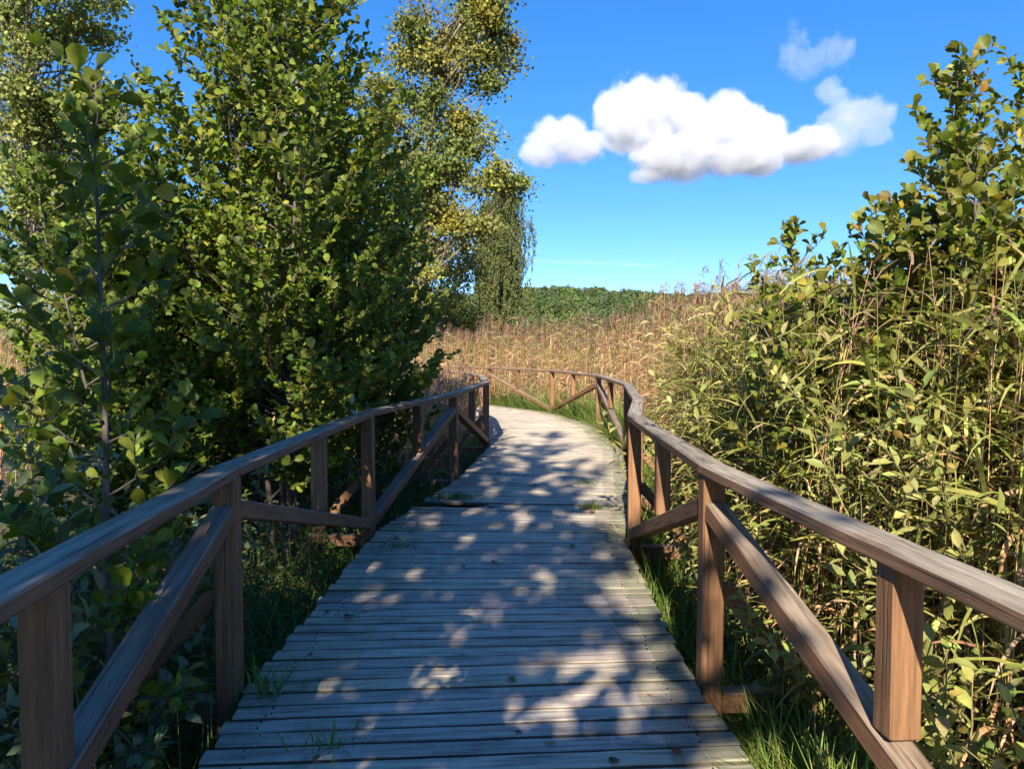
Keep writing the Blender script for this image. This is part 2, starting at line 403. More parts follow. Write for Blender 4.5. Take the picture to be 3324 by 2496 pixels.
def make_railing(P, pb, label, side, tops, foots, seed):
    """tops: indices of posts carrying brace heads, every neighbour gets a brace foot"""
    R = random.Random(seed)
    root = empty('wooden_railing', (P[1][0], P[1][1], 0), label, 'railing')
    base = (P[1][0], P[1][1], 0)
    pts = [np.array(pb)] + [np.array(p) for p in P]
    def dirs(i):
        d = pts[min(i + 1, len(pts) - 1)] - pts[max(i - 1, 0)]; return d / np.linalg.norm(d)
    def B(name, mat, *a, **k):
        g = Geo(); beam(g, *a, r=R, **k); return g.build(name, mat, root, base, smooth=False, has_uv=True)
    HT = .985
    for i, p in enumerate(pts):
        d = dirs(i); out = np.array([d[1], -d[0]]) * side
        if i == 0: continue
        B('post', M_POST, (p[0], p[1], -.75), (p[0], p[1], HT), .102, .102, up=(d[0], d[1], 0), ch=.007, nseg=3, jit=.001)
        q = p - out * .25; e = p + out * .52
        off = d * .0
        B('outrigger', M_POST, (*(q + out * .302), -.085), (*e, -.085), .09, .10)
        B('strut', M_POST, (*(p + out * .055), .46), (*(p + out * .47), -.03), .075, .055, up=(d[0], d[1], 0))
    # rails: mitred one length per bay
    W, T, Z = .122, .052, HT + .004
    for i in range(len(pts) - 1):
        a, b = pts[i], pts[i + 1]; d = nrm(b - a); s = np.array([d[1], -d[0]])
        def mit(k):
            if k == 0 or k == len(pts) - 1: return s
            d0 = nrm(pts[k] - pts[k - 1]); d1 = nrm(pts[k + 1] - pts[k]); n = nrm(np.array([d0[1] + d1[1], -d0[0] - d1[0]]))
            return n / max(.5, np.dot(n, s))
        ma, mb = mit(i), mit(i + 1)
        gap = d * .003; c = .008
        ring = [(.5, T - c), (.5 - c / W, T), (-.5 + c / W, T), (-.5, T - c), (-.5, c), (-.5 + c / W, 0), (.5 - c / W, 0), (.5, c)]
        n = 5; V = []; U = []; u0, v0 = R.random() * 40, R.random() * 40; Ln = np.linalg.norm(b - a)
        for k in range(n + 1):
            t = k / n; c2 = lerp(a + gap, b - gap, t); m = lerp(ma, mb, t) if k in (0, n) else s
            jx, jz = (R.uniform(-.003, .003), R.uniform(-.003, .003)) if 0 < k < n else (0, 0)
            for (x, z) in ring:
                V.append((*(c2 + m * (x * W + jx)), Z + z + jz))
        per = [0]
        for k in range(8):
            q, q2 = ring[k], ring[(k + 1) % 8]; per.append(per[-1] + math.hypot((q[0] - q2[0]) * W, q[1] - q2[1]))
        F = []
        for k in range(n):
            for j in range(8):
                F.append((k * 8 + j, k * 8 + 8 + j, k * 8 + 8 + (j + 1) % 8, k * 8 + (j + 1) % 8))
                x0, x1 = u0 + Ln * k / n, u0 + Ln * (k + 1) / n
                U += [(x0, v0 + per[j]), (x1, v0 + per[j]), (x1, v0 + per[j + 1]), (x0, v0 + per[j + 1])]
        for b0, rev in ((0, False), (n * 8, True)):
            for q in ((0, 1, 2, 3), (0, 3, 4, 7), (4, 5, 6, 7)):
                F.append(tuple(b0 + x for x in (q if not rev else q[::-1]))); U += [(u0 + ring[x][0] * W, v0 + ring[x][1]) for x in q]
        g = Geo(); k = R.uniform(.85, 1.15); g.add(np.array(V), np.array(F), (k, k, k * R.uniform(.95, 1.05)), np.array(U))
        g.build('rail', M_RAIL, root, base, smooth=False, has_uv=True)
        # brace from the head at one post to the foot of the other, and the short baluster standing on it
        if i + 1 in tops: hd, ft = b, a
        elif i in tops: hd, ft = a, b
        else: continue
        dd = nrm(ft - hd)
        h3 = np.array([*(hd + dd * .055), .83]); f3 = np.array([*(ft - dd * .055), .07])
        B('brace', M_POST, h3, f3, .098, .085, ch=.006, nseg=4, jit=.0015)
        mid = lerp(a, b, .5); t = np.dot(mid - h3[:2], dd) / np.dot(f3[:2] - h3[:2], dd); zb = lerp(h3[2], f3[2], t) + .062
        B('baluster', M_POST, (mid[0], mid[1], zb), (mid[0], mid[1], HT), .09, .09, up=(dd[0], dd[1], 0), ch=.006, nseg=2, jit=.001)
    return root
make_railing(LP, LPb, 'brown wooden railing with diagonal braces along the shaded left edge of the boardwalk', -1, {2, 4, 6, 8, 10}, None, 11)
make_railing(RP, RPb, 'brown wooden railing with diagonal braces along the sunny outer right edge of the boardwalk', 1, {2, 4, 6, 8, 10}, None, 12)

def left_of(xy, pts):
    """signed distance to the nearest piece of the open line; positive on the right side"""
    best = np.full(len(xy), 1e9); sgn = np.zeros(len(xy))
    for i in range(len(pts) - 1):
        a, b = np.array(pts[i]), np.array(pts[i + 1]); e = b - a; t = np.clip(((xy - a) @ e) / (e @ e), 0, 1)
        d = xy - (a + t[:, None] * e); dist = np.linalg.norm(d, axis=1); s = np.sign(d[:, 0] * e[1] - d[:, 1] * e[0])
        m = dist < best; best[m] = dist[m]; sgn[m] = s[m]
    return best * sgn
RL = [RPb] + RP + [(-20, 33)]; LL = [LPb] + LP + [(-20, 30)]
def clear_of_deck(P, m=.10, over=.45):
    P = np.asarray(P); d1, d2 = left_of(P[:, :2], RL), left_of(P[:, :2], LL); hi = P[:, 2] > 1.2
    return (P[:, 1] < .3) | (d1 > np.where(hi, -.1, m)) | (d2 < np.where(hi, over, -m))
# ---------------------------------------------------------------- alders
UP = np.array([0, 0, 1.])
def twist_leaves(g, T, P, D, side, size, cols, r, lean=.35, nup=.45, sunw=.5):
    n = len(P)
    ax = nrm(D * .55 + side * .75 + UP * lean + r.normal(0, .28, (n, 3)))
    nm = nrm(UP * nup + sd * sunw + r.normal(0, .5, (n, 3)))
    leaves(g, T, P, ax, nm, size, cols)

def curve(p, az, el, ln, k, r, bend=.35, wob=.04):
    """a shoot that starts at azimuth az, elevation el and bends upward"""
    pts = [np.array(p, float)]
    for i in range(k):
        e = el + bend * (i / k); a = az + r.normal(0, .12)
        d = np.array([math.cos(a) * math.cos(e), math.sin(a) * math.cos(e), math.sin(e)])
        pts.append(pts[-1] + d * ln / k + r.normal(0, wob * ln / k, 3))
    return np.array(pts)
def sample(P, spacing, r, t0=0.0):
    seg = np.linalg.norm(np.diff(P, axis=0), axis=1); cum = np.r_[0, np.cumsum(seg)]; L = cum[-1]
    n = max(1, int(L * (1 - t0) / spacing)); s = L * t0 + (np.arange(n) + r.random()) / n * L * (1 - t0)
    Q = np.stack([np.interp(s, cum, P[:, k]) for k in range(3)], -1)
    i = np.clip(np.searchsorted(cum, s) - 1, 0, len(seg) - 1); D = (P[i + 1] - P[i]) / seg[i][:, None]
    return Q, D

ALD_COLS = [(.11, .155, .02), (.145, .19, .022), (.19, .23, .03), (.08, .125, .022), (.25, .24, .035)]
def alder(base, h, spread, label, seed, stems=1, nprim=40, leaf=.062, spacing=.0185, lean=(0, 0), group=None, cols=ALD_COLS, wts=(3, 4, 3, 2, .6),
          low=.10, name='alder_tree', trunk_r=None, sec=.105, el=(.45, 1.0), pw=.75, T=T_ALDER, mat=None, stemsp=.35):
    r = np.random.default_rng(seed); root = empty(name, base, label, 'tree' if h > 3.3 else 'young tree', group)
    gt, gl = Geo(), Geo(); base = np.array(base, float)
    PP, DD, SS = [], [], []
    for s in range(stems):
        hs = h * (1 if s == 0 else r.uniform(.72, .95)); az = r.uniform(0, 6.28)
        off = np.array([math.cos(az), math.sin(az), 0]) * (0 if s == 0 else stemsp * r.uniform(.5, 1.2)); K = 12
        tt = np.linspace(0, 1, K)
        tr = base + off * (tt[:, None] * 1.8 + .25) + np.outer(tt, UP) * hs + np.outer(tt ** 1.5, [lean[0], lean[1], 0])
        tr += np.c_[np.cumsum(r.normal(0, .012 * hs / 3, (K, 2)), 0), np.zeros(K)]
        tubes(gt, [tr], [((trunk_r or .012 + .004 * h) * (1 if s == 0 else .8), .004)], (1, 1, 1), 7)
        polys, rads = [], []
        for k in range(nprim):
            t = low + (.98 - low) * (k + r.random() * .6) / nprim
            p = np.array([np.interp(t, tt, tr[:, c]) for c in range(3)])
            ln = (spread * (1 - t) ** pw * (min(1, t / .22) * .5 + .5) + .16) * r.uniform(.7, 1.15)
            a = k * 2.39996 + r.normal(0, .3) + s
            e = r.uniform(*el) - .25 * (1 - t)
            q = curve(p, a, e, ln, 6, r, .45); polys.append(q); rads.append((.0035 + .0065 * ln, .0022))
            Q, D = sample(q, spacing, r, .35); PP.append(Q); DD.append(D)
            Q, D = sample(q, sec, r, .16)
            for j in range(len(Q)):
                f = j / max(1, len(Q))
                l2 = (.30 * ln * (1 - f * .75) + .09) * r.uniform(.6, 1.2)
                az0 = math.atan2(D[j, 1], D[j, 0]); sg = (1 if j % 2 else -1)
                q2 = curve(Q[j], az0 + sg * r.uniform(.5, 1.1), r.uniform(.1, .9), l2, 4, r, .5)
                polys.append(q2); rads.append((.0028, .0014))
                A, B2 = sample(q2, spacing, r, .1); PP.append(A); DD.append(B2)
        A, B2 = sample(tr, spacing, r, .72 if h > 3.3 else .25); PP.append(A); DD.append(B2)
        ok = [clear_of_deck(q, .03).all() for q in polys]; tubes(gt, [q for q, k in zip(polys, ok) if k], [q for q, k in zip(rads, ok) if k], (1, 1, 1), 4)
    P = np.concatenate(PP); D = np.concatenate(DD); kp = clear_of_deck(P); P = P[kp]; D = D[kp]; n = len(P)
    side = nrm(np.cross(D, UP + r.normal(0, .4, (n, 3)))) * np.where(np.arange(n) % 2, 1, -1)[:, None]
    twist_leaves(gl, T, P, D, side, leaf * np.clip(r.normal(.92, .27, n), .35, 1.5), palette(n, cols, wts, .2, r), r)
    gt.build('trunk', M_BARK, root, base); gl.build('crown', mat or M_ALDER, root, base)
    return n
cnt = 0
cnt += alder((-1.95, 6.6, GZ), 6.5, 1.85, 'tall bushy green alder just behind the left railing, the fullest crown beside the boardwalk', 21, stems=5, nprim=50, pw=.72)
cnt += alder((-1.85, 8.6, GZ), 4.9, 1.55, 'dark green alder reaching toward the left railing at its far bend', 22, stems=4, nprim=40)
cnt += alder((-3.55, 7.3, GZ), 4.4, 1.7, 'yellow green sunlit alder left of the tallest alder', 23, stems=4, nprim=40, cols=[(.15, .20, .025), (.19, .23, .04), (.11, .16, .022)], wts=(1, 1, 1))
cnt += alder((-2.9, 6.15, GZ), 3.75, 1.25, 'sunlit alder filling the space between the tallest alder and the slim dark young alder', 29, stems=4, nprim=38, cols=[(.13, .18, .022), (.17, .215, .03), (.09, .14, .02)], wts=(1, 1, 1))
cnt += alder((-1.66, 3.15, GZ), 3.15, .58, 'slim dark young alder in shade close behind the left railing', 24, stems=1, nprim=42, low=.04, leaf=.076, spacing=.028)
cnt += alder((2.42, 4.2, GZ), 3.52, 1.15, 'pointed young alder standing tallest above the right railing', 25, stems=3, nprim=42, el=(.65, 1.15), low=.32, leaf=.06, spacing=.0185, cols=[(.15, .175, .025), (.20, .21, .035), (.11, .14, .02), (.28, .22, .035)], wts=(3, 3, 2, .6))
ALR = dict(cols=[(.15, .175, .025), (.20, .21, .035), (.11, .14, .02), (.28, .22, .035)], wts=(3, 3, 2, .6), leaf=.06, spacing=.021, el=(.65, 1.15), low=.36)
cnt += alder((2.98, 4.35, GZ), 3.6, 1.0, 'leafy young alder at the right edge beside the pointed alder', 26, stems=4, nprim=38, **ALR)
cnt += alder((2.0, 4.7, GZ), 2.75, .8, 'low spreading alder left of the pointed alder with shoots against the sky', 27, stems=3, nprim=24, lean=(-.25, 0), **ALR)
cnt += alder((2.25, 6.0, GZ), 2.45, .5, 'small alder rising from the reeds behind the bend of the right railing', 28, stems=2, nprim=18, **ALR)
cnt += alder((1.98, 4.35, GZ), 2.85, .62, 'dense middle sized alder between the low spreading alder and the pointed alder', 30, stems=2, nprim=20, **ALR)
# trees standing behind the viewer: their shade falls on the boardwalk
SH = dict(name='alder_tree', leaf=.17, spacing=.055, sec=.20, el=(.2, .7), stemsp=.7, pw=.6)
cnt += alder((-1.38, -3.6, GZ), 10.0, 2.0, 'tall alder behind the viewer shading the near boardwalk', 31, stems=2, nprim=45, **SH)
cnt += alder((-1.7, -6.4, GZ), 13.2, 2.2, 'tall alder behind the viewer shading the middle of the boardwalk', 32, stems=3, nprim=40, **SH)
cnt += alder((-4.1, -4.2, GZ), 9.6, 2.2, 'lower alder behind the viewer shading the left willows', 33, stems=2, nprim=44, **SH)
print('alder leaves', cnt)

# ---------------------------------------------------------------- willow shrubs
WIL_COLS = [(.25, .265, .075), (.32, .32, .10), (.20, .225, .055), (.38, .35, .14), (.40, .31, .08)]
def willow(base, h, spread, label, seed, stems=10, leaf=.085, spacing=.03, cols=WIL_COLS, wts=(3, 3, 3, 1.2, .5), lean=(0, 0), name='willow_shrub', group=None, free=False):
    r = np.random.default_rng(seed); root = empty(name, base, label, 'shrub', group); base = np.array(base, float)
    gt, gl = Geo(), Geo(); PP, DD = [], []; polys, rads = [], []
    for s in range(stems):
        a = s * 2.4 + r.normal(0, .3); ln = h * r.uniform(.7, 1.12)
        p = base + np.array([math.cos(a), math.sin(a), 0]) * spread * .2 * r.random()
        q = curve(p, a, r.uniform(.95, 1.4), ln, 9, r, r.uniform(-.5, .25), .08)
        q[:, :2] += np.outer(np.linspace(0, 1, len(q)) ** 1.6, [lean[0] + math.cos(a) * spread * .35, lean[1] + math.sin(a) * spread * .35])
        polys.append(q); rads.append((.010, .002))
        Q, D = sample(q, spacing, r, .2); PP.append(Q); DD.append(D)
        Q, D = sample(q, .11, r, .15)
        for j in range(len(Q)):
            l2 = r.uniform(.2, .55) * h * .45
            q2 = curve(Q[j], r.uniform(0, 6.28), r.uniform(.2, .9), l2, 5, r, .5)
            polys.append(q2); rads.append((.004, .0015))
            A, B2 = sample(q2, spacing, r, .1); PP.append(A); DD.append(B2)
    ok = [free or clear_of_deck(q, .03).all() for q in polys]; tubes(gt, [q for q, k in zip(polys, ok) if k], [q for q, k in zip(rads, ok) if k], (1, 1, 1), 4)
    P = np.concatenate(PP); D = np.concatenate(DD); kp = clear_of_deck(P) | free; P = P[kp]; D = D[kp]; n = len(P)
    ph = np.arange(n) * 2.4
    A = nrm(np.cross(D, np.array([.3, .2, .93]))); B2 = np.cross(D, A)
    side = np.cos(ph)[:, None] * A + np.sin(ph)[:, None] * B2
    ax = nrm(D * .6 + side * .8 + r.normal(0, .2, (n, 3))); nm = nrm(UP * .6 + D * .4 + sd * .3 + r.normal(0, .4, (n, 3)))
    leaves(gl, T_WILLOW, P, ax, nm, leaf * r.uniform(.55, 1.2, n), palette(n, cols, wts, .16, r))
    gt.build('stem', M_WSTEM, root, base); gl.build('foliage', M_WILLOW, root, base)
    return n
wg = 'willow shrubs behind the right railing'
wc = 0
for i, (x, y, h, sp, lab, st) in enumerate([
    (1.78, 2.25, 1.75, .7, 'broad leaved grey green willow shrub nearest the viewer beyond the right rail', 13),
    (2.35, 2.9, 2.15, .8, 'grey green willow shrub below the pointed alder beyond the right rail', 13),
    (1.62, 3.75, 1.55, .6, 'low willow shrub behind the tall post in the right foreground', 12),
    (1.85, 4.9, 1.35, .6, 'willow shrub pressing against the second bay of the right railing', 12),
    (2.6, 5.6, 2.1, .8, 'willow shrub growing between the alders right of the boardwalk', 12),
    (1.85, 6.6, 1.4, .5, 'willow shrub leaning over the kink of the right railing', 11),
    (2.5, 8.2, 1.5, .6, 'olive willow shrub in front of the dry reeds beyond the railing kink', 11),
    (3.3, 3.3, 2.4, .9, 'tall willow shrub at the right edge below the leafy alder', 13)]):
    wc += willow((x, y, GZ), h, sp, lab, 40 + i, max(6, st - 3), leaf=.072, spacing=.026, group=wg)
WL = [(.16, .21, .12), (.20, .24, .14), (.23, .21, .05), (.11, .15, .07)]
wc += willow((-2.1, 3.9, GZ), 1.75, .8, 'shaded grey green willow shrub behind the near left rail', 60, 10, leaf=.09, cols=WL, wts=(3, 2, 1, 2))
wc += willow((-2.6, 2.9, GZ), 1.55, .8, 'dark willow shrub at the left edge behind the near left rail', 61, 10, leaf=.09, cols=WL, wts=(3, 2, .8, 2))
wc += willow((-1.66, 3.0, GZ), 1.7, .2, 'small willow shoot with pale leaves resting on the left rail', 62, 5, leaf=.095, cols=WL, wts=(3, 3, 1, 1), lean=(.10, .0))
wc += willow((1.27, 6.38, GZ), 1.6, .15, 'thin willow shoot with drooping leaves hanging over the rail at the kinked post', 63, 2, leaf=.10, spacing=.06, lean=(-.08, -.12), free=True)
wc += willow((-1.85, -.9, GZ), 2.9, .9, 'unseen willow shrub added beside the viewer to shade the near left rail', 64, 14, leaf=.1, cols=WL, wts=(3, 2, 1, 2))  # out of view, added to block light from the near left posts
wc += willow((-2.0, -2.3, GZ), 3.0, 1.0, 'unseen willow shrub added behind the viewer to shade the left railing', 65, 14, leaf=.1, cols=WL, wts=(3, 2, 1, 2))  # second unseen shrub, added to keep light off the left railing
print('willow leaves', wc)

# ---------------------------------------------------------------- reeds, grass, undergrowth
TAN = [(.62, .37, .19), (.69, .445, .25), (.46, .255, .14), (.74, .52, .32)]
GREEN = [(.25, .275, .06), (.33, .33, .085), (.42, .37, .12), (.19, .225, .05)]
PLUME = [(.30, .175, .125), (.37, .23, .16), (.23, .135, .105)]
def reeds(g, xy, h, r, nleaf=9, dry=.6, plume=True, lw=.02, ll=.38, wind=.3, rows=4, stem_r=.0045, npl=8, zb=GZ - .06):
    n = len(xy); h = np.broadcast_to(h, (n,)) * r.uniform(.78, 1.1, n) * (1 + .09 * np.sin(xy[:, 0] * .8 + xy[:, 1] * .35) * np.sin(xy[:, 1] * .6 - xy[:, 0] * .3))
    base = np.c_[xy, np.full(n, zb)]
    ba = r.normal(wind, 1.1, n); bd = np.c_[np.cos(ba), np.sin(ba), np.zeros(n)]; bend = h * r.uniform(.02, .14, n)
    def at(t):
        return base + np.outer(np.ones(n), UP) * (h * t)[:, None] + bd * (bend * t ** 2)[:, None]
    K = 4; ts = np.linspace(0, 1, K); ang = np.arange(3) * 2.094
    V = np.stack([at(np.full(n, t))[:, None] + (stem_r * (1 - .6 * t)) * np.stack([np.cos(ang), np.sin(ang), 0 * ang], -1)[None] for t in ts], 1)
    F1 = np.array([(k * 3 + j, k * 3 + (j + 1) % 3, k * 3 + 3 + (j + 1) % 3, k * 3 + 3 + j) for k in range(K - 1) for j in range(3)])
    cl = np.sin(xy[:, 0] * .9 + 1.3 * np.sin(xy[:, 1] * .55)) * np.sin(xy[:, 1] * .75 + 1.1 * np.sin(xy[:, 0] * .6)); dry = np.clip(dry + .28 * cl, 0, 1)
    isdry = r.random(n) < dry
    cs = np.where(isdry[:, None], palette(n, TAN, None, .15, r), palette(n, [(.30, .27, .10), (.24, .24, .09)], None, .15, r))
    g.add(V.reshape(-1, 3), (np.arange(n)[:, None, None] * K * 3 + F1[None]).reshape(-1, 4), np.repeat(cs, len(F1), axis=0))
    for k in range(nleaf):
        t = (.22 + .74 * (k + r.random(n)) / nleaf); P = at(t)
        az = np.where(k % 2, 0, math.pi) + r.normal(0, .8, n) + wind
        lowdry = r.random(n) < np.clip(dry + (.55 - t) * 1.0, 0, 1)
        c = np.where(lowdry[:, None], palette(n, TAN, None, .16, r), palette(n, GREEN, None, .16, r))
        ribbons(g, P, az, r.normal(.85, .25, n), np.where(lowdry, r.uniform(1.2, 3.0, n), r.uniform(.4, 1.9, n)), ll * r.uniform(.55, 1.2, n), lw * r.uniform(.6, 1.25, n), c, rows, tw=r.normal(0, .5, n))
    if plume:
        has = np.where(r.random(n) < .9)[0]; tip = at(np.ones(n))[has]; m = len(has)
        for k in range(npl):
            P = tip - np.outer(r.random(m) * .16, UP) 
            ribbons(g, P, r.normal(wind, 1.0, m), r.uniform(.8, 1.5, m), r.uniform(.6, 2.2, m), r.uniform(.10, .24, m), np.full(m, .012) * r.uniform(.7, 1.6, m), palette(m, PLUME, None, .18, r), 3, [.5, 1, .3])

def scatter(n, x0, x1, y0, y1, r): return np.c_[r.uniform(x0, x1, n), r.uniform(y0, y1, n)]

r = np.random.default_rng(101)
g = Geo()
# the dry reeds outside the far bend, dense along the front
xy = scatter(13000, -16, 9, 9.5, 34, r); d = left_of(xy, RL)
xy = xy[(d > .75) & (d < 5.5) & (xy[:, 1] > 9.5 - .2 * xy[:, 0])]; xy = xy[r.random(len(xy)) < .95]
reeds(g, xy, 2.65 + np.clip((xy[:, 0] - .2) * .08, 0, .28), r, nleaf=12, dry=.74, rows=4, lw=.021, stem_r=.0055, npl=15)
print('front reeds', len(xy))
xy = scatter(9000, -25, 30, 14, 60, r); d = left_of(xy, RL); xy = xy[(d > 5.2) & (np.abs(xy[:, 0] + 1) < xy[:, 1] * .62 + 2)]
xy = xy[r.random(len(xy)) < np.clip(26 / xy[:, 1], .25, 1)]
reeds(g, xy, 2.5 + np.clip((xy[:, 0] - 3) * .05, 0, .4), r, nleaf=8, dry=.78, rows=3, lw=.03, stem_r=.009, npl=11)
print('mid reeds', len(xy))
xy = scatter(5200, -60, 75, 58, 150, r)
reeds(g, xy, 2.4, r, nleaf=5, dry=.75, rows=3, lw=.09, stem_r=.02, npl=4, ll=.6)
o = g.build('dry_reed_bed', M_REED); tag(o, 'golden dry reeds with brown plumes filling the marsh beyond the boardwalk bend', 'reeds', kind='stuff')
# reeds left behind the alders
g = Geo()
xy = scatter(5200, -26, -2.2, 9.5, 40, r); d = left_of(xy, LL); xy = xy[(d < -.9)]
xy = xy[r.random(len(xy)) < np.clip(14 / xy[:, 1], .2, 1)]
reeds(g, xy, 2.2, r, nleaf=6, dry=.8, rows=3, lw=.026, stem_r=.006, npl=6)
xy = scatter(700, -2.8, -.8, 9.8, 17.5, r); d = left_of(xy, LL); xy = xy[(d < -.25) & (d > -1.6)]
reeds(g, xy, 1.55, r, nleaf=8, dry=1.0, rows=4, lw=.018)
o = g.build('left_reed_bed', M_REED); tag(o, 'tan reeds standing in the marsh behind the left alders', 'reeds', kind='stuff')
# greener reeds on the right
g = Geo()
xy = scatter(6500, 1.2, 8.5, 1.2, 12.5, r); d = left_of(xy, RL); xy = xy[(d > .55)]
d = left_of(xy, RL); xy = xy[r.random(len(xy)) < np.clip(1.25 - .12 * d, .3, 1)]
d = left_of(xy, RL); hh = np.clip(1.55 + .8 * d, 1.5, 2.5) + np.clip((xy[:, 1] - 5) * .05, 0, .3)
xz = np.c_[1.2 + 2.2 * r.random(1500), r.uniform(3.6, 9.5, 1500)]; dz = left_of(xz, RL); xz = xz[(dz > .4) & (dz < 1.6)]
reeds(g, xz, 2.05 + .25 * left_of(xz, RL), r, nleaf=14, dry=.40, rows=6, lw=.017, ll=.40, npl=3)
reeds(g, xy, hh, r, nleaf=12, dry=.32, rows=7, lw=.020, ll=.46, npl=3)
print('right reeds', len(xy))
o = g.build('green_reed_bed', M_REED); tag(o, 'tangled green and tan reeds between the willow shrubs behind the right railing', 'reeds', kind='stuff')

GRASS = [(.11, .19, .03), (.15, .24, .045), (.20, .27, .06), (.08, .14, .025), (.34, .28, .11)]
def grass(g, xy, h, r, cols=GRASS, wts=(3, 3, 2, 2, .7), w=.007, zb=GZ):
    n = len(xy); P = np.c_[xy, np.full(n, zb)]
    ribbons(g, P, r.uniform(0, 6.28, n), r.uniform(1.0, 1.5, n), r.uniform(.3, 1.9, n), h * r.uniform(.5, 1.2, n), w * r.uniform(.6, 1.4, n), palette(n, cols, wts, .18, r), 5, tw=r.normal(0, .3, n))
g = Geo()
xy = scatter(130000, -4, 3.5, 8, 26, r); d = left_of(xy, RL); xy = xy[(d > .06) & (d < .95)][:22000]
d = left_of(xy, RL); xy = xy[d > .12]; lo = xy[:, 1] < 11.5
grass(g, xy[~lo], 1.2, r, w=.013, wts=(2, 4, 4, 1, 1)); grass(g, xy[lo], .62, r, w=.009)
xy = scatter(30000, .8, 2.0, 1.0, 8.5, r); d = left_of(xy, RL); xy = xy[(d > -.05) & (d < .55)][:9000]
grass(g, xy, .6, r)
xy = np.c_[r.normal(1.25, .18, 4500), r.normal(2.75, .42, 4500)]; d = left_of(xy, RL); xy = xy[d > .03]
grass(g, xy, .62, r, w=.009, wts=(1, 4, 6, .2, .8))
o = g.build('grass', M_REED); tag(o, 'bright green grass growing along the outer edge of the right railing', 'grass', kind='stuff')
g = Geo()
xy = scatter(40000, -2.6, 0, 1.0, 17.5, r); d = left_of(xy, LL); xy = xy[(d < .04) & (d > -1.1)][:13000]
grass(g, xy, .62, r)
o = g.build('shaded_grass', M_REED); tag(o, 'dark shaded grass growing along the foot of the left railing', 'grass', kind='stuff')

def undergrowth(name, xy, h, r, label, cols, leaf=.05, per=14, dens=None):
    gl, n = Geo(), len(xy); hh = h * r.uniform(.4, 1.15, n); az = r.uniform(0, 6.28, n); ln = r.uniform(0, .25, n)
    top = np.c_[xy + np.c_[np.cos(az), np.sin(az)] * (ln * hh)[:, None], GZ + hh]; bot = np.c_[xy, np.full(n, GZ - .05)]
    tubes(gl, [np.array([b, lerp(b, t, .5), t]) for b, t in zip(bot, top)], [(.004, .002)] * n, (.13, .11, .05), 3)
    for k in range(per):
        t = .2 + .8 * (k + r.random(n)) / per; P = bot + (top - bot) * t[:, None]
        a = k * 1.57 + (k // 2) * .8 + r.normal(0, .5, n); d = np.c_[np.cos(a), np.sin(a), r.normal(.15, .35, n)]
        leaves(gl, T_WILLOW if leaf < .06 else T_ALDER, P, nrm(d), nrm(UP + r.normal(0, .45, (n, 3))), leaf * r.uniform(.7, 1.5, n) * (1.25 - .5 * t), palette(n, cols, None, .2, r))
    o = gl.build(name, M_WILLOW); tag(o, label, 'undergrowth', kind='stuff')
xy = scatter(5200, -4.6, -.4, .6, 12, r); d = left_of(xy, LL); xy = xy[d < -.12][:2300]
undergrowth('undergrowth', xy, .75, r, 'dark leafy nettles and weeds under the left railing', [(.05, .10, .025), (.07, .12, .03), (.04, .08, .03), (.10, .14, .03)], .058)
xy = scatter(4200, 1.1, 4.6, 1.0, 9, r); d = left_of(xy, RL); xy = xy[d > .3][:1500]
undergrowth('leafy_undergrowth', xy, .95, r, 'leafy weeds and low shoots below the willow shrubs on the right', [(.12, .16, .05), (.16, .19, .06), (.09, .13, .035), (.24, .20, .04)], .062)

